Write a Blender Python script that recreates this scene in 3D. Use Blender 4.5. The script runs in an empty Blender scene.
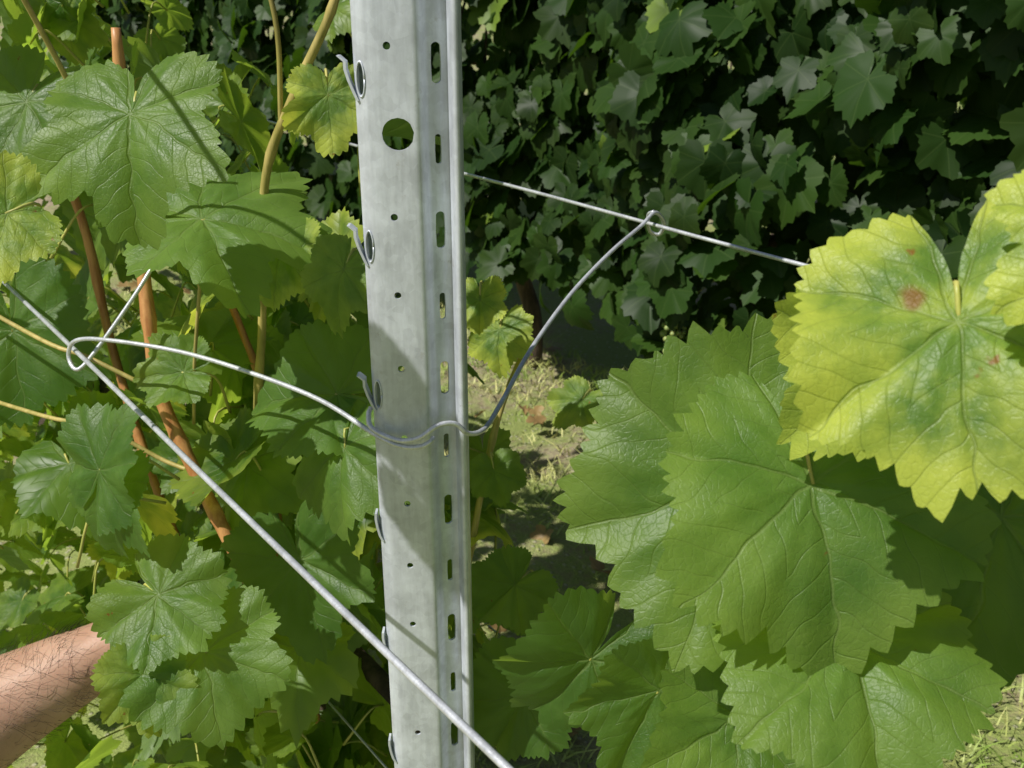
import bpy, math, random
import numpy as np
from mathutils import Vector
rng=np.random.default_rng(7); random.seed(7)
S=bpy.context.scene
S.view_settings.view_transform='Standard'
try: S.view_settings.look='None'
except Exception: pass
S.view_settings.exposure=0

# row frame of the vineyard: R = along the rows, Q = across the rows
R=np.array([-.609,.793,0.]); Q=np.array([.793,.609,0.]); Z=np.array([0,0,1.])
def row(s,n,z): return R*s+Q*n+Z*z
def unit(v):
    v=np.asarray(v,float); return v/np.linalg.norm(v)

# ------------------------------------------------------------ node helpers
class NT:
    def __init__(s,name):
        s.m=bpy.data.materials.new(name); s.m.use_nodes=True
        s.t=s.m.node_tree; s.t.nodes.clear()
        s.out=s.t.nodes.new('ShaderNodeOutputMaterial')
    def n(s,typ,**k):
        nd=s.t.nodes.new(typ)
        for a,b in k.items(): setattr(nd,a,b)
        return nd
    def set(s,sock,v):
        if isinstance(v,bpy.types.NodeSocket): s.t.links.new(v,sock)
        else: sock.default_value=v
    def math(s,op,a,b=None,c=None,clamp=False):
        nd=s.n('ShaderNodeMath',operation=op); nd.use_clamp=clamp
        s.set(nd.inputs[0],a)
        if b is not None: s.set(nd.inputs[1],b)
        if c is not None: s.set(nd.inputs[2],c)
        return nd.outputs[0]
    def mr(s,v,a,b,c=0.,d=1.,smooth=True):
        nd=s.n('ShaderNodeMapRange'); nd.interpolation_type='SMOOTHSTEP' if smooth else 'LINEAR'
        s.set(nd.inputs[0],v); s.set(nd.inputs[1],a); s.set(nd.inputs[2],b); s.set(nd.inputs[3],c); s.set(nd.inputs[4],d)
        return nd.outputs[0]
    def mix(s,f,a,b,blend='MIX'):
        nd=s.n('ShaderNodeMix',data_type='RGBA',blend_type=blend)
        s.set(nd.inputs[0],f)
        for k,v in ((6,a),(7,b)):
            s.set(nd.inputs[k], v if isinstance(v,bpy.types.NodeSocket) else (*v,1.))
        return nd.outputs[2]
    def noise(s,vec,scale,detail=3,rough=.5):
        nd=s.n('ShaderNodeTexNoise')
        if vec is not None: s.set(nd.inputs['Vector'],vec)
        s.set(nd.inputs['Scale'],scale); s.set(nd.inputs['Detail'],detail); s.set(nd.inputs['Roughness'],rough)
        return nd.outputs[0]
    def bump(s,h,strength,dist):
        nd=s.n('ShaderNodeBump'); s.set(nd.inputs['Height'],h); s.set(nd.inputs['Strength'],strength); s.set(nd.inputs['Distance'],dist)
        return nd.outputs[0]
    def vm(s,op,a,b=None,scale=None):
        nd=s.n('ShaderNodeVectorMath',operation=op); s.set(nd.inputs[0],a)
        if b is not None: s.set(nd.inputs[1],b)
        if scale is not None: s.set(nd.inputs['Scale'],scale)
        return nd.outputs[0]
    def principled(s,**k):
        nd=s.n('ShaderNodeBsdfPrincipled')
        for a,b in k.items():
            s.set(nd.inputs[a.replace('_',' ')], b if isinstance(b,bpy.types.NodeSocket) or not isinstance(b,tuple) else (*b,1.))
        return nd.outputs[0]
    def done(s,sh): s.t.links.new(sh,s.out.inputs[0]); return s.m

def leaf_mat(name,dark,light,yellow,trans=(.46,.68,.06),tfac=.46,level=2,rough=.44):
    t=NT(name)
    uv=t.n('ShaderNodeUVMap').outputs[0]
    att=t.n('ShaderNodeAttribute',attribute_name='lv')
    sc=t.n('ShaderNodeSeparateColor'); t.set(sc.inputs[0],att.outputs['Color'])
    rnd,yel,r2=sc.outputs[0],sc.outputs[1],sc.outputs[2]
    if level==0:
        sx=t.n('ShaderNodeSeparateXYZ'); t.set(sx.inputs[0],uv)
        x,y=sx.outputs[0],sx.outputs[1]
        r=t.math('SQRT',t.math('ADD',t.math('MULTIPLY',x,x),t.math('MULTIPLY',y,y)))
        ph=t.math('PINGPONG',t.math('ABSOLUTE',t.math('ARCTAN2',x,y)),math.radians(27.5))
        p=t.math('MULTIPLY',r,ph)
        main=t.math('SUBTRACT',1.,t.mr(p,.002,.018))
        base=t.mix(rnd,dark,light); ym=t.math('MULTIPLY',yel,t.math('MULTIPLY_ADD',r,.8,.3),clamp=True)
        base=t.mix(ym,base,yellow); base=t.mix(t.math('MULTIPLY',main,.25),base,(.12,.18,.05))
        bs=t.principled(Base_Color=base,Roughness=rough); bs.node.inputs['Specular IOR Level'].default_value=.28
        tr=t.n('ShaderNodeBsdfTranslucent'); t.set(tr.inputs[0],t.mix(ym,trans,(trans[0]*2.,trans[1]*1.5,trans[2]*1.5)))
        mx=t.n('ShaderNodeMixShader'); mx.inputs[0].default_value=tfac; t.set(mx.inputs[1],bs); t.set(mx.inputs[2],tr.outputs[0])
        return t.done(mx.outputs[0])
    w=t.math('MULTIPLY',r2,40.)
    cw=t.n('ShaderNodeCombineXYZ'); t.set(cw.inputs[2],w)
    uvw=t.vm('ADD',uv,cw.outputs[0])
    wn=t.n('ShaderNodeTexNoise'); t.set(wn.inputs['Vector'],uvw); wn.inputs['Scale'].default_value=3.6; wn.inputs['Detail'].default_value=1.
    add=t.vm('ADD',uv,t.vm('SCALE',t.vm('SUBTRACT',wn.outputs['Color'],(.5,.5,.5)),scale=.13))
    sx=t.n('ShaderNodeSeparateXYZ'); t.set(sx.inputs[0],add)
    x,y=sx.outputs[0],sx.outputs[1]
    r=t.math('SQRT',t.math('ADD',t.math('MULTIPLY',x,x),t.math('MULTIPLY',y,y)))
    th=t.math('ABSOLUTE',t.math('ARCTAN2',x,y))
    ph=t.math('PINGPONG',th,math.radians(27.5))
    p=t.math('MULTIPLY',r,t.math('SINE',ph)); s_=t.math('MULTIPLY',r,t.math('COSINE',ph))
    wid=t.math('MULTIPLY_ADD',r,-.009,.0150)
    main=t.math('SUBTRACT',1.,t.mr(p,t.math('MULTIPLY',wid,.2),wid))
    tt=t.math('SUBTRACT',s_,t.math('MULTIPLY',p,.8))
    sgn=t.math('MULTIPLY',t.math('SIGN',x),.035)
    d2=t.math('PINGPONG',t.math('ADD',tt,sgn),.075)
    sec=t.math('SUBTRACT',1.,t.mr(d2,.0005,.007))
    vein=t.math('MAXIMUM',main,t.math('MULTIPLY',sec,.45))
    veinc=vein
    if level==2:
        vo=t.n('ShaderNodeTexVoronoi',feature='DISTANCE_TO_EDGE'); t.set(vo.inputs['Vector'],add); vo.inputs['Scale'].default_value=26.
        ter=t.math('SUBTRACT',1.,t.mr(vo.outputs[0],.0,.12))
        veinc=t.math('MAXIMUM',vein,t.math('MULTIPLY',ter,.15))
    blot=t.noise(uvw,2.3,4 if level==2 else 2,.6)
    base=t.mix(t.math('ADD',t.math('MULTIPLY',rnd,.75),t.math('MULTIPLY',t.math('SUBTRACT',blot,.5),1.4),clamp=True),dark,light)
    ym=t.math('MULTIPLY',yel,t.math('ADD',t.mr(r,.2,.95,.05,1.15),t.math('MULTIPLY',t.math('SUBTRACT',blot,.5),3.)),clamp=True)
    base=t.mix(ym,base,yellow)
    base=t.mix(t.math('MULTIPLY',veinc,.42),base,(.24,.32,.10))
    sp=t.noise(t.vm('ADD',uvw,(3.3,7.1,0)),4.5,3,.65)
    spf=t.mr(sp,t.math('SUBTRACT',.72,t.math('MULTIPLY',yel,.03)),.75)
    nd=t.n('ShaderNodeVectorMath',operation='DISTANCE'); t.set(nd.inputs[0],uv); nd.inputs[1].default_value=(.20,-.12,0)
    mark=t.math('MULTIPLY',t.math('SUBTRACT',1.,t.mr(t.math('ADD',nd.outputs['Value'],t.math('MULTIPLY',t.math('SUBTRACT',blot,.5),.20)),.04,.10)),t.math('GREATER_THAN',att.outputs['Alpha'],1.5))
    spf=t.math('MAXIMUM',spf,mark)
    base=t.mix(t.math('MULTIPLY',spf,.8),base,(.30,.11,.025))
    geo=t.n('ShaderNodeNewGeometry')
    back=t.mix(.55,base,(.21,.30,.14))
    col=t.mix(geo.outputs['Backfacing'],base,back)
    h=t.math('ADD',t.math('MULTIPLY',vein,-.9),t.math('MULTIPLY',t.math('SQRT',d2),1.6))
    if level==2:
        h=t.math('ADD',h,t.math('MULTIPLY',ter,-.16)); h=t.math('ADD',h,t.math('MULTIPLY',t.noise(uvw,38.,2,.5),.5))
    nb=t.bump(h,.6,.0009)
    rg=t.math('ADD',t.math('MULTIPLY',blot,.3),rough-.14)
    bs=t.principled(Base_Color=col,Roughness=rg,Normal=nb); bs.node.inputs['Specular IOR Level'].default_value=.48
    tr=t.n('ShaderNodeBsdfTranslucent')
    tc=t.mix(ym,trans,(min(1,trans[0]*2.),min(1,trans[1]*1.4),trans[2]*1.8))
    tc=t.mix(t.math('MULTIPLY',veinc,.4),tc,(trans[0]*.5,trans[1]*.5,trans[2]*.5))
    tc=t.mix(t.math('MULTIPLY',spf,.8),tc,(.3,.08,.01))
    t.set(tr.inputs[0],tc)
    mx=t.n('ShaderNodeMixShader'); mx.inputs[0].default_value=tfac; t.set(mx.inputs[1],bs); t.set(mx.inputs[2],tr.outputs[0])
    return t.done(mx.outputs[0])

M_near=leaf_mat('vine_leaf_near',(.046,.115,.018),(.180,.305,.058),(.52,.60,.09))
M_mid=leaf_mat('vine_leaf_mid',(.036,.095,.014),(.160,.270,.046),(.44,.51,.07),level=1)
M_far=leaf_mat('vine_leaf_far_shaded',(.008,.027,.005),(.027,.070,.010),(.22,.33,.04),trans=(.09,.20,.010),tfac=.30,rough=.50,level=0)  # shade of the rows behind is put into these dark leaf colours

# ------------------------------------------------------------ leaf templates
CT=[(0,1.0),(12,.94),(27,.77),(40,.84),(55,.94),(68,.87),(84,.68),(100,.74),(115,.79),(130,.74),(150,.66),(163,.56),(173,.36),(180,.07)]
def template(seed,teeth,per,rings,lob=1.,amp=.07,relief=1.):
    g=np.random.default_rng(seed)
    ca=np.array([c[0] for c in CT],float); cr=np.array([c[1] for c in CT])
    mean=.80
    def mk():
        k=cr.copy(); k[:12]=mean+(k[:12]-mean)*lob; k[:12]*=1+g.normal(0,.045,12); return k
    crL,crR=mk(),mk(); crL[0]=crR[0]
    e=np.cumsum(g.uniform(.5,1.5,teeth)); e=np.concatenate([[0],e])/e[-1]*360-180
    A=[];SW=[]
    for k in range(teeth):
        a0,a1=e[k],e[k+1]; am=g.uniform(.45,1.4)*(a1-a0)/(360/teeth)
        for j in range(per):
            f=j/per; A.append(a0+(a1-a0)*f)
            q=(f/.5) if f<.5 else (1-f)/.5
            SW.append(am*(q**.75)-.45*am)
    A.append(180.);SW.append(0.)
    A=np.array(A);SW=np.array(SW); ab=np.abs(A)
    def ci(a,k):
        i=np.clip(np.searchsorted(ca,a,side='right')-1,0,len(ca)-2); f=(a-ca[i])/(ca[i+1]-ca[i]); f=f*f*(3-2*f)*.6+f*.4
        return k[i]*(1-f)+k[i+1]*f
    rr=np.where(A<0,ci(ab,crL),ci(ab,crR))
    fade=np.clip((176-ab)/12,0,1)
    rr=rr*(1+amp*SW*fade)
    th=np.radians(A); n=len(A)
    V=[[0,0,0]]
    for i in range(1,rings+1):
        f=(i/rings)**.85
        q=rr*f if i==rings else (rr*.35+.65*np.convolve(np.pad(rr,3,mode='wrap'),np.ones(7)/7,'valid'))*f
        q=np.minimum(q,rr*f*1.0+.02*(i<rings))
        V+= list(np.stack([q*np.sin(th),q*np.cos(th),0*q],1))
    V=np.array(V,float)
    F=[]
    for j in range(n-1): F.append((0,2+j,1+j))
    for i in range(rings-1):
        o=1+i*n;p=o+n
        for j in range(n-1): F.append((o+j,o+j+1,p+j+1,p+j))
    x,y=V[:,0],V[:,1]; r=np.hypot(x,y); a=np.abs(np.arctan2(x,y))
    pp=np.radians(27.5)-np.abs(np.mod(a,np.radians(55))-np.radians(27.5))
    p=r*np.sin(pp)
    V[:,2]=.06*relief*np.minimum(p/.16,1)**.7*(.4+.6*r)
    ls=np.array([len(f) for f in F]); lo=np.concatenate([f for f in F])
    return dict(V=V,ls=ls,lo=lo)
T_hi=[template(10+i,54,4,12,lob=[1.0,.75,1.4,.55][i%4]) for i in range(8)]
T_mid=[template(30+i,42,2,4,lob=[1.,.6,1.4][i%3]) for i in range(8)]
T_low=[template(60+i,24,2,2,lob=[1.,.6,1.4][i%3],amp=.09,relief=.3) for i in range(8)]

def build_leaves(name,leaves,tmps,mat,parent=None):
    VV=[];LO=[];LS=[];UV=[];CO=[];off=0
    for L in leaves:
        tp=tmps[rng.integers(len(tmps))] if 't' not in L else tmps[L['t']%len(tmps)]
        v=tp['V'].copy(); x,y=v[:,0],v[:,1]; r=np.hypot(x,y); a=np.arctan2(x,y)
        cup=L.get('cup',rng.normal(-.08,.14)); bend=L.get('bend',rng.uniform(-.05,.45)); fold=L.get('fold',rng.uniform(-.05,.40)); wave=L.get('wave',rng.uniform(.04,.13))
        ph=rng.uniform(0,6.28,5)
        z=v[:,2]*rng.uniform(.7,1.4)+cup*r*r-bend*np.where(y>0,y*y,.3*y*y)+fold*np.abs(x)*.7
        z+=wave*r*r*(np.sin(3*a+ph[0])+.6*np.sin(5*a+ph[1])+.40*np.sin(9*a+ph[2]))
        if len(v)>150: z+=.012*np.sin(9*x+ph[3])*np.sin(8*y+ph[4])+.010*r*np.sin(17*a+ph[1])
        yy=y*(1-.10*abs(bend)); xx=x*(1-.18*abs(fold))
        N=unit(L['N']); T=np.asarray(L['T'],float); T=unit(T-N*np.dot(T,N)); X=np.cross(T,N)
        w=np.asarray(L['P'])+L['s']*(xx[:,None]*X+yy[:,None]*T+z[:,None]*N)
        VV.append(w); LO.append(tp['lo']+off); LS.append(tp['ls']); UV.append(tp['V'][tp['lo']][:,:2])
        c=np.empty((len(v),4),np.float32); c[:,0]=L.get('r',rng.random()); c[:,1]=L.get('y',0.); c[:,2]=rng.random(); c[:,3]=L.get('mark',1.)
        CO.append(c); off+=len(v)
    VV=np.concatenate(VV);LO=np.concatenate(LO);LS=np.concatenate(LS);UV=np.concatenate(UV);CO=np.concatenate(CO)
    return raw(name,VV,LO,LS,mat,UV,CO,parent)
def raw(name,V,LO,LS,mat,UV=None,CO=None,parent=None,smooth=True):
    me=bpy.data.meshes.new(name)
    me.vertices.add(len(V)); me.vertices.foreach_set('co',np.asarray(V,np.float32).ravel())
    me.loops.add(len(LO)); me.loops.foreach_set('vertex_index',np.asarray(LO,np.int32))
    me.polygons.add(len(LS)); st=np.concatenate([[0],np.cumsum(LS)[:-1]]).astype(np.int32)
    me.polygons.foreach_set('loop_start',st)
    me.polygons.foreach_set('use_smooth',np.full(len(LS),smooth))
    if UV is not None:
        u=me.uv_layers.new(name='UVMap'); u.data.foreach_set('uv',UV.astype(np.float32).ravel())
    if CO is not None:
        c=me.color_attributes.new('lv','FLOAT_COLOR','POINT'); c.data.foreach_set('color',CO.ravel())
    me.update(calc_edges=True); me.validate()
    me.materials.append(mat)
    ob=bpy.data.objects.new(name,me); S.collection.objects.link(ob)
    if parent: ob.parent=parent
    return ob
def empty(name):
    e=bpy.data.objects.new(name,None); S.collection.objects.link(e); e.empty_display_size=.1; return e

# ------------------------------------------------------------ tubes
def spline(pts,sub):
    P=np.asarray(pts,float)
    if len(P)<3 or sub<2: return P
    out=[]
    E=np.vstack([2*P[0]-P[1],P,2*P[-1]-P[-2]])
    for i in range(1,len(E)-2):
        for k in range(sub):
            t=k/sub;p0,p1,p2,p3=E[i-1],E[i],E[i+1],E[i+2]
            out.append(.5*((2*p1)+(-p0+p2)*t+(2*p0-5*p1+4*p2-p3)*t*t+(-p0+3*p1-3*p2+p3)*t**3))
    out.append(P[-1]); return np.array(out)
class Tubes:
    def __init__(s): s.V=[];s.L=[];s.S=[];s.o=0
    def add(s,pts,rad,seg=8,sub=6,knob=0):
        pts=np.asarray(pts,float)
        if np.isscalar(rad): rad=[rad]*len(pts)
        PR=spline(np.column_stack([pts,rad]),sub); P=PR[:,:3];r=PR[:,3].copy(); n=len(P)
        if knob: r*=1+knob*np.clip(np.sin(np.arange(n)*.9)-.72,0,1)*3
        T=np.gradient(P,axis=0); T/= np.linalg.norm(T,axis=1)[:,None]+1e-12
        u=np.cross(T[0],[0.3,.5,.81]); u/=np.linalg.norm(u)
        a=np.linspace(0,2*np.pi,seg,endpoint=False)
        for i in range(n):
            u=u-T[i]*np.dot(u,T[i]); u/=np.linalg.norm(u); w=np.cross(T[i],u)
            s.V.append(P[i]+r[i]*(np.cos(a)[:,None]*u+np.sin(a)[:,None]*w))
        o=s.o
        for i in range(n-1):
            for j in range(seg):
                k=(j+1)%seg
                s.L+= [o+i*seg+j,o+i*seg+k,o+(i+1)*seg+k,o+(i+1)*seg+j]; s.S.append(4)
        s.L+=[o+j for j in range(seg)][::-1]; s.S.append(seg)
        s.L+=[o+(n-1)*seg+j for j in range(seg)]; s.S.append(seg)
        s.o+=n*seg
    def make(s,name,mat,parent=None):
        return raw(name,np.concatenate(s.V),np.array(s.L),np.array(s.S),mat,parent=parent)

# ------------------------------------------------------------ simple materials
def galv(name,base=(.66,.70,.77),metal=.30,rough=.36,sc=60):
    t=NT(name); tc=t.n('ShaderNodeTexCoord').outputs['Object']
    vo=t.n('ShaderNodeTexVoronoi'); t.set(vo.inputs['Vector'],tc); vo.inputs['Scale'].default_value=sc*3
    mp=t.n('ShaderNodeMapping'); t.set(mp.inputs[0],tc); mp.inputs['Scale'].default_value=(1,1,.12)
    st=t.noise(mp.outputs[0],sc*2.2,4,.65); pat=t.noise(tc,sc*.35,5,.65); lg=t.noise(tc,sc*.13,3,.6)
    sep=t.n('ShaderNodeSeparateColor'); t.set(sep.inputs[0],vo.outputs['Color'])
    f=t.math('ADD',t.math('MULTIPLY',sep.outputs[0],.22),t.math('ADD',t.math('MULTIPLY',t.mr(pat,.3,.7),.48),t.math('MULTIPLY',t.mr(st,.35,.65),.25)))
    c=t.mix(f,tuple(b*.66 for b in base),tuple(min(1,b*1.22) for b in base))
    c=t.mix(t.mr(lg,.50,.62,0,.22),c,tuple(b*.50 for b in base))
    dirt=t.mr(t.noise(tc,sc*.9,6,.75),.60,.72)
    c=t.mix(t.math('MULTIPLY',dirt,.35),c,(.32,.30,.26))
    rg=t.math('ADD',rough-.1,t.math('MULTIPLY',pat,.3))
    return t.done(t.principled(Base_Color=c,Metallic=metal,Roughness=rg,Normal=t.bump(t.math('ADD',st,sep.outputs[0]),.2,.0005)))
M_post=galv('galvanised_sheet'); M_wire=galv('galvanised_wire',(.68,.70,.74),.5,.33,200)
def bark(name,a,b,sc=120,stretch=.1,rough=.7,bumpd=.001):
    t=NT(name); tc=t.n('ShaderNodeTexCoord').outputs['Object']
    mp=t.n('ShaderNodeMapping'); t.set(mp.inputs[0],tc); mp.inputs['Scale'].default_value=(1,1,stretch)
    f=t.noise(mp.outputs[0],sc,5,.65); g=t.noise(tc,14,3)
    c=t.mix(t.mr(f,.3,.7),a,b); c=t.mix(t.mr(g,.45,.7,0,.6),c,tuple(k*.5 for k in a))
    return t.done(t.principled(Base_Color=c,Roughness=rough,Normal=t.bump(f,.5,bumpd)))
M_cane=bark('ripe_cane_bark',(.36,.14,.045),(.60,.31,.115),rough=.45)
M_shoot=bark('green_shoot_bark',(.32,.28,.07),(.56,.44,.16),rough=.45)
M_pet=bark('petiole_skin',(.36,.40,.08),(.52,.46,.14),rough=.4)
M_trunk=bark('old_vine_bark',(.04,.03,.02),(.13,.09,.06),sc=60,rough=.95,bumpd=.006)

# ------------------------------------------------------------ ground
t=NT('ground_soil'); tc=t.n('ShaderNodeTexCoord').outputs['Object']
n1=t.noise(tc,1.6,6,.6); n2=t.noise(tc,35,6,.7); n3=t.noise(tc,170,3,.6)
soil=t.mix(t.mr(n2,.3,.7),(.24,.18,.115),(.50,.42,.29))
gr=t.mix(n3,(.12,.18,.035),(.40,.44,.14))
c=t.mix(t.mr(t.math('ADD',t.math('MULTIPLY',n1,.7),t.math('MULTIPLY',n2,.4)),.44,.60),soil,gr)
vo=t.n('ShaderNodeTexVoronoi'); t.set(vo.inputs['Vector'],tc); vo.inputs['Scale'].default_value=45
peb=t.mr(vo.outputs['Distance'],.16,.28,1,0); c=t.mix(t.math('MULTIPLY',peb,.5),c,(.52,.47,.37))
M_ground=t.done(t.principled(Base_Color=c,Roughness=.95,Normal=t.bump(t.math('ADD',t.math('ADD',n2,n3),peb),.6,.012)))
g=np.concatenate([[-200,-80,-30,-12],np.linspace(-7,9,90),[14,30,80,200]])
gx,gy=np.meshgrid(g,g,indexing='ij'); near=np.exp(-((gx/9)**2+(gy/10)**2)**2)
gz=near*(.02*np.sin(gx*3.1+gy*1.3)+.015*np.sin(gx*7.7-gy*5.1)+rng.normal(0,.006,gx.shape))
GV=np.stack([gx.ravel(),gy.ravel(),gz.ravel()],1); k=len(g)
LO=[]
for i in range(k-1):
    for j in range(k-1): LO+=[i*k+j,(i+1)*k+j,(i+1)*k+j+1,i*k+j+1]
raw('ground',GV,np.array(LO),np.full((k-1)**2,4),M_ground)

# grass
t=NT('grass_blades'); tc=t.n('ShaderNodeTexCoord').outputs['Object']
c=t.mix(t.mr(t.noise(tc,5,2),.35,.65),(.22,.34,.05),(.58,.56,.22))
bs=t.principled(Base_Color=c,Roughness=.55); M_grass=t.done(bs)
nb=34000
s0=rng.uniform(-.6,4.5,nb); n0=rng.uniform(.6,2.3,nb)
keep=(np.sin(s0*3.3)*np.sin(n0*5.1+s0)+rng.normal(0,.5,nb))>-.40
s0,n0=s0[keep],n0[keep]; nb=len(s0)
B=R[None]*s0[:,None]+Q[None]*n0[:,None]
ang=rng.uniform(0,6.28,nb); h=rng.uniform(.012,.045,nb); w=rng.uniform(.0012,.0032,nb); lean=rng.normal(0,1.0,(nb,2))*h[:,None]
side=np.stack([np.cos(ang),np.sin(ang),0*ang],1)*w[:,None]
mid=B+np.column_stack([lean*.35,h*.6]); top=B+np.column_stack([lean,h])
V=np.stack([B-side,B+side,mid+side*.8,mid-side*.8,top],1).reshape(-1,3)
o=np.arange(nb)[:,None]*5
LO=np.concatenate([o+0,o+1,o+2,o+3,o+3,o+2,o+4],1).ravel(); LS=np.tile([4,3],nb)
raw('grass',V,LO,LS,M_grass)

# ------------------------------------------------------------ steel post (sheet with punched holes, then thickened)
post=empty('steel_vineyard_post')
PX,PY=-.066,.65
PITCH=.0535; ZT=1.3455+.375+PITCH/2
sec=[(-26,34),(-29.5,32.5),(-31,30),(-33,6),(-32.5,4),(-31.2,2.8),(-25.8,.2),(-24,-.4),(4.5,-.2),(6.6,.3),(8,1.4),(10.6,5.6),(11.8,7.4),(13.4,8.6),(23.0,13.0),(25.0,13.0),(26.4,10.4),(28.0,4.0),(29.2,1.6),(30.6,1.0),(32.2,1.6),(33.4,3.6),(33.6,30),(27,34)]
sec=np.array(sec)/1000
HOLE={5:('l',.0042,.019,-.009,None),7:('m',.0048,.0048,.011,None),13:('r',.0068,.025,0,None)}
NZ=34
PV=[];PF=[]
def addq(q):
    b=len(PV); PV.extend(q); PF.append(tuple(range(b,b+len(q))))
for i in range(len(sec)-1):
    a,b=sec[i],sec[i+1]
    for c_ in range(NZ):
        zt=ZT-c_*PITCH; zb=zt-PITCH; zc=(zt+zb)/2
        lerp=lambda f,z:(a[0]+(b[0]-a[0])*f,a[1]+(b[1]-a[1])*f,z)
        if i in HOLE and not (i==5 and (c_%2==1 or c_>13)):
            _,w_,h_,dz,_=HOLE[i]; wd=np.linalg.norm(b-a); cu=.5
            if i==7:
                cu=.45
                if c_==9: w_=h_=.0205; cu=.62
            if i==13 and c_%2==1: w_,h_=.0045,.019
            hz=zc+dz
            per=[(k/8,zb) for k in range(8)]+[(1,zb+PITCH*k/4) for k in range(4)]+[(1-k/8,zt) for k in range(8)]+[(0,zt-PITCH*k/4) for k in range(4)]
            hp=[]
            for (f,z) in per:
                an=math.atan2((z-hz)/(PITCH/2),(f-cu)/.5)
                cx,cs=math.cos(an),math.sin(an)
                hp.append((cu+(w_/2*cx)/wd, hz+(h_-w_)/2*(0 if abs(cs)<.02 else math.copysign(1,cs))+w_/2*cs))
            n=len(per)
            for k2 in range(n):
                m2=(k2+1)%n
                addq([lerp(*per[k2]),lerp(*per[m2]),lerp(*hp[m2]),lerp(*hp[k2])])
        else:
            for k2 in range(4):
                z0=zb+PITCH*k2/4; z1=z0+PITCH/4
                addq([lerp(0,z0),lerp(1,z0),lerp(1,z1),lerp(0,z1)])
me=bpy.data.meshes.new('profile'); me.from_pydata(PV,[],PF); me.update()
import bmesh
bm=bmesh.new(); bm.from_mesh(me); bmesh.ops.remove_doubles(bm,verts=bm.verts,dist=1e-5)
for f in bm.faces: f.smooth=True
bm.to_mesh(me); bm.free(); me.materials.append(M_post)
prof=bpy.data.objects.new('profile',me); S.collection.objects.link(prof); prof.location=(PX,PY,0); prof.parent=post
sm=prof.modifiers.new('thick','SOLIDIFY'); sm.thickness=.0018; sm.offset=-1
es=prof.modifiers.new('es','EDGE_SPLIT'); es.split_angle=math.radians(50)
HOOK=[ZT-PITCH*(c_+.5)-.009 for c_ in range(NZ)]
HV=[];HL=[];HS=[];o=0
for i,zc in enumerate(HOOK):
    if i%2: continue
    big=1.5 if i<14 else .35
    pr=[(-.0318,-.013),(-.0338,-.0085),(-.0350-.0012*big,-.001),(-.0355-.0022*big,.006),(-.0352-.0024*big,.0105),(-.0366-.0042*big,.0140)]
    if i>=14: pr=pr[:5]
    for (xa,za) in pr:
        for (dx,dy) in ((0,.0010),(0,.0095),(.0017,.0095),(.0017,.0010)):
            HV.append((PX+xa+dx,PY+dy,zc+za))
    for s_ in range(len(pr)-1):
        for e in range(4):
            f=(e+1)%4; HL+=[o+s_*4+e,o+s_*4+f,o+s_*4+4+f,o+s_*4+4+e]; HS.append(4)
    e=o+(len(pr)-1)*4; HL+=[e,e+1,e+2,e+3]; HS.append(4)
    o+=4*len(pr)
raw('wire_hooks',np.array(HV),np.array(HL),np.array(HS),M_post,parent=post,smooth=False)
rim=Tubes()
for i,zc in enumerate(HOOK):
    if i%2 or i>13: continue
    c0=np.array([PX-.0285,PY+.0012,zc])
    a=np.linspace(0,2*np.pi,17)
    pts=[c0+np.array([.0027*np.cos(q),-.0013*np.cos(q),.0108*np.sin(q)]) for q in a]
    rim.add(pts,.0006,5,1)
rim.make('slot_rims',M_post,post)

# ------------------------------------------------------------ wires
def wire(name,s0,s1,n,z,r):
    tb=Tubes(); ss=np.linspace(s0,s1,60)
    pts=[row(s,n,z+.0008*math.sin(s*9)) for s in ss]
    tb.add(pts,r,10,2); return tb.make(name,M_wire)
wire('trellis_wire',-2.5,9,.200,1.034,.0021)
wire('trellis_wire.001',-2.5,9,.680,1.121,.0019)
wire('trellis_wire.002',-2.5,9,.379,.60,.0012)
wire('trellis_wire.003',-2.5,9,.60,.60,.0012)
# ------------------------------------------------------------ wire spreader clip
clip=empty('wire_spreader_clip')
a=Tubes()
a.add([(-.305,.872,1.116),(-.3035,.868,1.120),(-.307,.866,1.121),(-.312,.862,1.112),(-.330,.845,1.083),(-.364,.825,1.038),(-.381,.818,1.0215),(-.3905,.826,1.031),(-.380,.822,1.047),(-.345,.806,1.0535),(-.274,.775,1.0547),(-.2067,.735,1.0523),(-.1439,.69,1.0484),(-.098,.648,1.0401),(-.0793,.640,1.0348),(-.0655,.638,1.0350),(-.0575,.639,1.0385),(-.0555,.642,1.0405)],.0019,10,6)
a.make('front_arm',M_wire,clip)
a=Tubes()
a.add([(-.1005,.655,1.058),(-.1020,.651,1.054),(-.099,.645,1.046),(-.0808,.640,1.0393),(-.0658,.6365,1.0425),(-.0518,.638,1.0517),(-.040,.642,1.051),(-.0312,.646,1.0417),(-.0204,.66,1.0385),(-.009,.69,1.0443),(.0144,.75,1.065),(.0495,.82,1.0892),(.0881,.88,1.1098),(.1204,.925,1.123),(.1353,.94,1.1327),(.1466,.953,1.1193),(.1438,.962,1.1062),(.1335,.957,1.1110),(.1299,.945,1.1289),(.134,.938,1.134)],.0019,10,6)
a.make('rear_arm',M_wire,clip)

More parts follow.
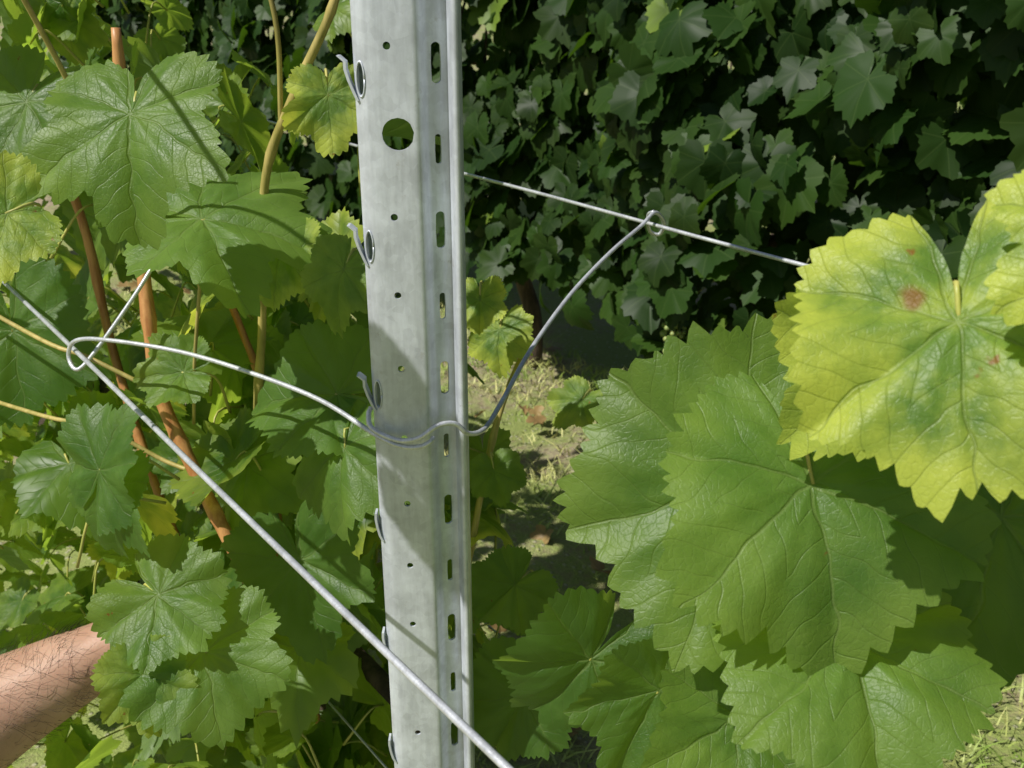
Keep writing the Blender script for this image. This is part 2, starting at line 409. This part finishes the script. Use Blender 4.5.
# ------------------------------------------------------------ vines : canes
vine=empty('grapevine')
c1=Tubes()
c1.add([(-.335,.90,1.30),(-.340,.90,1.197),(-.341,.90,1.125),(-.336,.88,1.036),(-.3317,.87,.975),(-.3005,.85,.900),(-.2617,.82,.828),(-.225,.83,.70),(-.215,.86,.60)],[.0040,.0058,.0064,.0064,.0066,.0066,.0066,.0070,.008],12,8,knob=.25)
c1.add([(-.29,.93,1.15),(-.285,.93,1.09),(-.262,.92,1.02),(-.25,.92,.96),(-.245,.92,.8),(-.22,.90,.62)],.0036,8,6,knob=.3)
c1.add([(-.52,1.1,1.25),(-.47,1.08,1.1),(-.45,1.06,.95),(-.40,1.0,.8),(-.33,.95,.62)],.005,8,6,knob=.3)
c1.make('ripe_canes',M_cane,vine)
c2=Tubes()
c2.add([(-.118,.84,1.40),(-.140,.85,1.324),(-.1745,.86,1.261),(-.210,.87,1.190),(-.2244,.88,1.112),(-.2374,.90,1.029),(-.2515,.90,.923),(-.243,.90,.822),(-.231,.90,.67)],[.0025,.0035,.0040,.0040,.0040,.0042,.0045,.0045,.0055],8,8,knob=.3)
c2.add([(-.315,.49,1.33),(-.335,.505,1.42),(-.36,.60,1.46),(-.37,.72,1.42),(-.345,.80,1.28),(-.335,.82,1.20)],.0022,8,6)  # shoot added to carry the unseen leaves that shade the post
c2.add([(-.20,.86,1.36),(-.19,.86,1.30),(-.195,.865,1.22)],.0022,8,6)
c2.add([(-.62,1.02,1.05),(-.45,.90,1.02),(-.40,.88,1.01),(-.345,.87,.985)],.0022,8,6)
c2.add([(-.62,1.02,.92),(-.47,.92,.93),(-.40,.89,.93),(-.34,.88,.90),(-.30,.87,.89)],.0022,8,6)
c2.add([(-.40,.90,1.20),(-.33,.88,1.185),(-.26,.87,1.20)],.0020,8,6)
c2.add([(-.262,.84,1.150),(-.265,.835,1.12),(-.285,.84,1.02),(-.30,.86,.95)],.0016,8,6)
c2.add([(.02,.96,1.0),(-.01,.95,.93),(-.03,.93,.85),(-.05,.92,.74),(-.08,.92,.6)],.0035,8,6,knob=.3)
c2.add([(.20,.49,1.17),(.19,.49,1.10),(.21,.50,1.0),(.22,.5,.85),(.2,.52,.6)],.004,8,6,knob=.3)
c2.make('green_shoots',M_shoot,vine)
tk=Tubes()
def trunk(tb,base,h,r):
    b=np.array(base); pts=[b+np.array([0,0,-.05])];rr=[r*1.5]
    for f in (.1,.3,.5,.7,.85,1.):
        pts.append(b+np.array([rng.normal(0,.02),rng.normal(0,.02),h*f])); rr.append(r*(1.15-.3*f)*rng.uniform(.85,1.15))
    tb.add(pts,rr,12,5); return pts[-1]
for s in (-.75,1.0,1.95,2.9,3.9,4.9):
    top=trunk(tk,row(s,.42,0),.58,.026)
    for d in (-1,1):
        tk.add([top,top+R*d*.15+Z*.05,top+R*d*.4+Z*.04],[.018,.012,.008],8,4)
tk.make('trunks',M_trunk,vine)

# ------------------------------------------------------------ hero leaves
H=[]
def hl(P,T,N,s,y=0.,r=None,**k):
    d=dict(P=np.array(P,float),T=T,N=N,s=s,y=y,r=rng.random() if r is None else r); d.update(k); H.append(d)
# left
hl((-.2647,.72,1.254),(.05,-.2,-1),(-.12,-.72,.62),.088,.08,.6,cup=-.1,bend=.25,fold=.12,t=2)
hl((-.262,.84,1.150),(1,-.1,-.12),(.0,-.42,.9),.105,.05,.6,fold=.2,bend=.1)
hl((-.330,.65,1.200),(-.8,0,-.4),(.3,-.8,.5),.055,.85,.9)
hl((-.559,1.06,.972),(.1,-.1,-1),(.1,-.9,.35),.12,.0,.2)
hl((-.332,.72,.973),(.25,0,1),(-.6,-.75,.3),.066,.0,.3)
hl((-.322,.72,.965),(-.25,-.1,-1),(-.5,-.75,.4),.066,.0,.3)
hl((-.284,.68,.8815),(.8,-.3,-.5),(-.05,-.62,.78),.068,.05,.6)
hl((-.2452,.66,.8425),(.2,-.4,-.9),(.1,-.62,.75),.078,.03,.5)
hl((-.1926,.78,.850),(.3,0,-.9),(-.2,-.85,.4),.09,.0,.25)
hl((-.1495,.79,1.010),(-.9,0,.1),(.0,-.6,.8),.088,.0,.5)
hl((-.296,.84,1.010),(-1,0,-.1),(-.1,-.7,.7),.05,.1,.6)
hl((-.290,.64,.835),(.2,-.2,-.9),(.2,-.8,.5),.050,.3,.6)
hl((-.1375,.74,.985),(.3,0,-1),(-.55,-.6,.6),.078,.05,.5)
hl((-.145,.82,1.255),(0,0,-1),(.2,-.9,.3),.045,.9,.9)
hl((-.135,.78,1.1235),(-.2,0,-1),(-.3,-.8,.5),.05,.2,.7)
hl((-.20,.85,1.12),(-.1,0,-1),(-.3,-.8,.5),.055,.5,.8)
hl((-.42,.98,1.40),(.3,0,-1),(-.2,-.7,.7),.09,.3,.6)
hl((-.42,.90,1.24),(-.3,0,-1),(-.1,-.8,.6),.085,.05,.4)
hl((-.30,1.0,1.43),(.5,0,-.8),(-.1,-.6,.8),.075,.6,.8)
hl((-.48,.90,1.40),(-.2,0,-1),(.1,-.7,.7),.08,.5,.7)
hl((-.330,.500,1.428),(-.1,-.6,-.25),(-.52,-.33,.78),.040,.1,.5,cup=0,bend=0.,fold=0.)  # out of view above, placed to throw a leaf shadow on the post
hl((-.300,.490,1.335),(.1,-.6,-.25),(-.52,-.33,.78),.038,.1,.5,cup=0,bend=0.,fold=0.)  # second unseen leaf, added to shade the post lower down
# seen right of the post, rear side of the row
hl((.078,1.03,.900),(-.3,0,-.9),(-.3,-.55,.85),.042,.4,.9)  # pale yellow tint stands in for sunlight on this shadowed leaf
hl((-.012,.95,1.011),(.1,0,-1),(-.3,-.7,.6),.045,.75,.8)
hl((.003,.85,.777),(-.5,0,-.6),(-.1,-.8,.5),.055,.0,.4)
hl((.010,.70,.765),(-.4,-.1,-.8),(-.1,-.9,.3),.072,.0,.1)
hl((-.030,.90,1.059),(.1,0,-1),(-.2,-.8,.5),.035,.7,.8)
hl((-.018,.90,.879),(.3,0,-1),(-.2,-.8,.5),.038,.1,.6)
# right foreground
hl((.120,.46,1.100),(-1,0,-.30),(-.12,-.85,.45),.108,.10,.5,cup=-.06,bend=.12,fold=.10,wave=.05,t=3)
hl((.142,.42,1.125),(.12,-.2,-1),(.0,-.72,.65),.096,.10,.6,cup=-.08,bend=.25,fold=.12,wave=.07,t=5)
hl((.169,.36,1.226),(.25,0,-1),(-.40,-.66,.66),.078,1.,1.,cup=-.06,bend=.2,fold=.1,t=7,mark=2.)
hl((.168,.41,1.195),(-.7,0,-.7),(-.1,-.8,.55),.062,.6,.7,t=1)
hl((.205,.33,1.270),(.2,0,-1),(-.4,-.66,.7),.054,1.,1.)
hl((.1636,.40,1.048),(.05,-.5,-.8),(0,-.40,.95),.085,.08,.7,fold=.1)
hl((.251,.45,1.086),(-.2,0,-1),(-.1,-.85,.4),.11,.0,.15)
hl((.085,.47,.960),(-.4,-.1,-.8),(.0,-.95,.15),.060,.03,.1)  # dark tint paints in the shade on this leaf
hl((.055,.57,.905),(-.6,0,-.8),(.1,-.95,.15),.078,.0,.0)  # darkest tint, shade put into the leaf colour
hl((.129,.45,.957),(-.2,-.2,-.8),(.1,-.7,.6),.070,.1,.4)
hl((.231,.50,1.107),(.3,0,-.9),(0,-.9,.4),.10,.0,.2)
hl((.17,.53,1.04),(-.2,0,-1),(0,-.9,.4),.10,.0,.2)
hl((.20,.46,.98),(.2,0,-1),(.1,-.8,.5),.09,.0,.3)
pt=Tubes()
def petiole(L,ln):
    P=L['P'];T=unit(L['T']);N=unit(L['N'])
    e=P-T*ln*.25-N*ln*.8+Z*(-.25*ln); c=P-T*ln*.30-N*ln*.22
    pt.add([P+T*.002,c,e],[.0010,.0012,.0016],6,4)
for L in H: petiole(L,.075)
build_leaves('foreground_leaves',H,T_hi,M_near,vine)

# ------------------------------------------------------------ fill foliage of the near row
FL=[]
def fill(n,s0,s1,n0,n1,zf,size,test=None,yel=.16):
    c=0;tries=0
    while c<n and tries<n*30:
        tries+=1
        s=rng.uniform(s0,s1);q=rng.uniform(n0,n1); z0,z1=zf(s); z=rng.uniform(z0,z1)
        P=row(s,q,z)
        if test and not test(P,s,q): continue
        fr=(q-(n0+n1)/2)/((n1-n0)/2)
        out=-Q if rng.random()<.55-.40*fr else Q*.8
        N=unit(out*rng.uniform(.4,1)+Z*rng.uniform(.15,.9)+rng.normal(0,.3,3))
        T=unit(-Z*rng.uniform(.5,1)+out*.2+rng.normal(0,.45,3))
        yy=rng.random(); yy=rng.uniform(.3,1.) if yy<yel else (rng.uniform(0,.25))
        FL.append(dict(P=P,T=T,N=N,s=size*rng.uniform(.55,1.15),y=yy,r=rng.random())); c+=1
def clear_post(P,s,q):
    x,y,z=P
    if abs(x-PX)<.1 and y<.80: return False
    if y<.72 and x<-.05: return False           # keep clip and wires in the open
    if y<.90 and z>.98 and x>-.42: return False
    if x<-.30 and y<.92 and .55<z<.88: return False   # where the arm reaches in
    if abs(q-.20)<.09 and abs(z-1.034)<.10: return False
    return True
fill(380,.80,2.6,.24,.62,lambda s:(.25,min(1.62,1.16+.55*max(0,s-.85))),.075,clear_post)
fill(210,.75,1.3,.30,.60,lambda s:(.25,1.0),.072,clear_post)
fill(150,.80,2.2,.00,.28,lambda s:(.15,.97),.075,clear_post)
fill(90,1.1,2.4,.05,.28,lambda s:(1.0,1.6),.075,clear_post)
fill(200,2.6,6,.24,.62,lambda s:(.35,1.7),.078)
fill(130,-.9,.36,.34,.62,lambda s:(.25,.93),.085,lambda P,s,q:P[0]>.06)
fill(30,.36,.75,.40,.58,lambda s:(.25,.45),.07)
for L in FL:
    if L['P'][1]<1.6: petiole(L,.07)
build_leaves('row_leaves',FL,T_mid,M_mid,vine)
pt.make('petioles',M_pet,vine)

# ------------------------------------------------------------ next rows
def hedge(name,nc,s0,s1,count,half=.28,ztop=2.1,zbot=.40):
    e=empty(name); LL=[]
    for i in range(count):
        s=rng.uniform(s0,s1); z=zbot+rng.random()*(ztop-zbot); bulge=.10*math.sin(s*2.3+z*2)+.08*math.sin(s*5.1-z*4)+.05*math.sin(s*11+z*9)
        f=rng.random()
        if f<.62: q=nc-half+bulge+abs(rng.normal(0,.07)); out=-Q
        elif f<.90: q=nc-half+.18+rng.uniform(-.05,.15); out=-Q
        else: q=nc+half+rng.normal(0,.05); out=Q
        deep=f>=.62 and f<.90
        N=unit(out*rng.uniform(.6,1)+Z*rng.uniform(.0,.7)+rng.normal(0,.28,3)); T=unit(-Z+rng.normal(0,.35,3))
        yy=rng.random(); yy=rng.uniform(.5,1) if yy<.03 else rng.uniform(0,.10)
        LL.append(dict(P=row(s,q,z),T=T,N=N,s=(.10 if deep else .086)*rng.uniform(.5,1.12),y=yy,r=(rng.random()**1.3)*(.5 if deep else 1),wave=rng.uniform(.02,.06)))  # deep leaves are tinted darker, shade inside the hedge put into colour
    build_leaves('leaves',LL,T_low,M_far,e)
    tb=Tubes()
    s=s0+.3
    while s<s1:
        top=trunk(tb,row(s,nc,0),.65,.03)
        for d in (-1,1): tb.add([top,top+R*d*.2+Z*.05,top+R*d*.5+Z*.04],[.02,.014,.01],8,4)
        for k in range(6):
            o=top+R*rng.uniform(-.45,.45); tb.add([o,o+Z*.4+Q*rng.normal(0,.08),o+Z*.9+Q*rng.normal(0,.12)+R*rng.normal(0,.1),o+Z*1.4+Q*rng.normal(0,.12)],[.006,.005,.004,.003],6,4)
        s+=1.0
    tb.make('trunks_and_canes',M_trunk,e)
    return e
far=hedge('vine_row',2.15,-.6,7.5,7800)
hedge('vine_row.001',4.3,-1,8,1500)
# a bunch of green grapes hanging from the next row
t=NT('green_grape'); tc=t.n('ShaderNodeTexCoord').outputs['Object']
c=t.mix(t.noise(tc,60,2),(.22,.30,.08),(.42,.48,.18))
M_gr=t.done(t.principled(Base_Color=c,Roughness=.4,Subsurface_Weight=.2,Subsurface_Scale=.005))
gb=bmesh.new(); GC=np.array([.40,2.36,.53])
for i in range(60):
    f=rng.random(); rad=.030*(1-.75*f)+.004; an=rng.uniform(0,6.28); rr_=rad*math.sqrt(rng.random())
    ret=bmesh.ops.create_icosphere(gb,subdivisions=2,radius=rng.uniform(.0065,.0085))
    bmesh.ops.translate(gb,verts=ret['verts'],vec=(GC[0]+rr_*math.cos(an),GC[1]+rr_*math.sin(an),GC[2]-.11*f))
for f in gb.faces: f.smooth=True
gm=bpy.data.meshes.new('grape_bunch'); gb.to_mesh(gm); gb.free(); gm.materials.append(M_gr)
gobj=bpy.data.objects.new('grape_bunch',gm); S.collection.objects.link(gobj); gobj.parent=far
stt=Tubes(); stt.add([GC+[0,0,-.10],GC,GC+Q*.06+Z*.05,GC+Q*.2+Z*.10],.0018,6,5); stt.make('grape_stalk',M_pet,far)
# dead leaves on the ground
DL=[]
for i in range(160):
    DL.append(dict(P=row(rng.uniform(-.5,5),rng.uniform(.3,2.3),.03),T=unit(rng.normal(0,1,3)*[1,1,.1]),N=unit([rng.normal(0,.25),rng.normal(0,.25),1]),s=rng.uniform(.025,.045),y=rng.uniform(.5,1),r=rng.random()))
M_dead=leaf_mat('dry_leaf',(.16,.09,.04),(.30,.19,.09),(.36,.26,.10),trans=(.2,.12,.03),tfac=.15,level=0)
build_leaves('fallen_leaves',DL,T_low,M_dead)

# ------------------------------------------------------------ arm
t=NT('skin'); tc=t.n('ShaderNodeTexCoord').outputs['Object']
n1=t.noise(tc,18,3,.5); n2=t.noise(tc,420,2,.5)
c=t.mix(t.mr(n1,.3,.7),(.42,.235,.16),(.55,.34,.245)); c=t.mix(t.mr(n2,.55,.8,0,.3),c,(.36,.17,.115))
M_skin=t.done(t.principled(Base_Color=c,Roughness=.45,Subsurface_Weight=.12,Subsurface_Scale=.006,Normal=t.bump(n2,.3,.0006)))
t=NT('arm_hair'); M_hair=t.done(t.principled(Base_Color=(.045,.028,.018),Roughness=.5))
def skinned(name,verts,edges,rad,root,mat,parent=None,sub=2):
    me=bpy.data.meshes.new(name); me.from_pydata(verts,edges,[]); ob=bpy.data.objects.new(name,me); S.collection.objects.link(ob)
    m_=ob.modifiers.new('s','SKIN'); m_.use_smooth_shade=True
    for i,v in enumerate(me.skin_vertices[0].data):
        v.radius=(rad[i],rad[i]) if np.isscalar(rad[i]) else rad[i]; v.use_root=(i==root)
    m2=ob.modifiers.new('u','SUBSURF'); m2.levels=sub; m2.render_levels=sub
    me.materials.append(mat)
    if parent: ob.parent=parent
    return ob
arm=empty('person_arm')
DZ=-.015
av=[(-.95,.30,1.02),(-.84,.42,.86),(-.72,.55,.72),(-.63,.62,.695),(-.54,.68,.718),(-.46,.72,.748),(-.405,.745,.770),(-.375,.757,.780),(-.335,.772,.788),(-.305,.782,.792)]
av=[(x,y,z+DZ) for x,y,z in av]
ar=[.070,.064,.058,.062,.059,.049,.038,.032,(.024,.038),(.018,.036)]
ae=[(i,i+1) for i in range(9)]
skinned('forearm_and_palm',av,ae,ar,4,M_skin,arm)
for k in range(4):
    b=np.array([-.305,.782,.792+DZ])+np.array([0,.004,.027-.018*k]); ln=[.9,1.,.95,.78][k]
    pts=[b-np.array([.02,.006,0]),b+np.array([.03,.006,0])*ln,b+np.array([.052,-.012,-.002])*ln,b+np.array([.048,-.034,-.003])*ln]
    skinned('finger_%d'%(k+1),[tuple(p_) for p_ in pts],[(0,1),(1,2),(2,3)],[.0095,.009,.0082,.0072],0,M_skin,arm)
pts=[(-.36,.755,.805+DZ),(-.335,.735,.822+DZ),(-.305,.72,.826+DZ),(-.28,.722,.820+DZ)]
skinned('thumb',pts,[(0,1),(1,2),(2,3)],[.013,.011,.0098,.0085],0,M_skin,arm)
hr=Tubes()
for i in range(1000):
    f=rng.uniform(3,6.6); j=int(f); u=f-j
    C=np.array(av[j])*(1-u)+np.array(av[j+1])*u; rr=(ar[j]*(1-u)+ar[j+1]*u)*.92
    ax=unit(np.array(av[j+1])-np.array(av[j])); e1=unit(np.cross(ax,[0,0,1])); e2=np.cross(e1,ax); an=rng.uniform(-1.2,3.6)
    d=e1*math.cos(an)+e2*math.sin(an)
    p0=C+d*(rr-.004); l=rng.uniform(.008,.022); sd=np.cross(ax,d)*rng.normal(0,.6)
    hr.add([p0,p0+d*.006+(ax+sd)*l*.4,p0+d*.008+(ax+sd*1.6)*l],[.00017,.00014,.00005],3,2)
hr.make('arm_hair',M_hair,arm)

# ------------------------------------------------------------ light, sky, camera
tosun=Vector((-.52,-.33,.78)).normalized()
sl=bpy.data.lights.new('sun','SUN'); sl.energy=5.; sl.angle=math.radians(.5); sl.color=(1,.965,.90)
so=bpy.data.objects.new('sun',sl); S.collection.objects.link(so); so.rotation_mode='QUATERNION'; so.rotation_quaternion=tosun.to_track_quat('Z','Y'); so.location=(-3,-2,5)
W=bpy.data.worlds.new('World'); S.world=W; W.use_nodes=True
wt=W.node_tree; bg=wt.nodes['Background']; sk=wt.nodes.new('ShaderNodeTexSky'); sk.sky_type='NISHITA'; sk.sun_disc=False
sk.sun_elevation=math.asin(tosun.z); sk.sun_rotation=math.atan2(tosun.x,tosun.y)
wt.links.new(sk.outputs[0],bg.inputs[0]); bg.inputs[1].default_value=.05
cd=bpy.data.cameras.new('camera'); co=bpy.data.objects.new('camera',cd); S.collection.objects.link(co); S.camera=co
cd.sensor_width=36; cd.lens=35.33; cd.clip_start=.02; cd.clip_end=600
co.location=(0,0,1.35); co.rotation_euler=(math.radians(90-22.7),0,0)
cd.dof.use_dof=True; cd.dof.focus_distance=.72; cd.dof.aperture_fstop=20
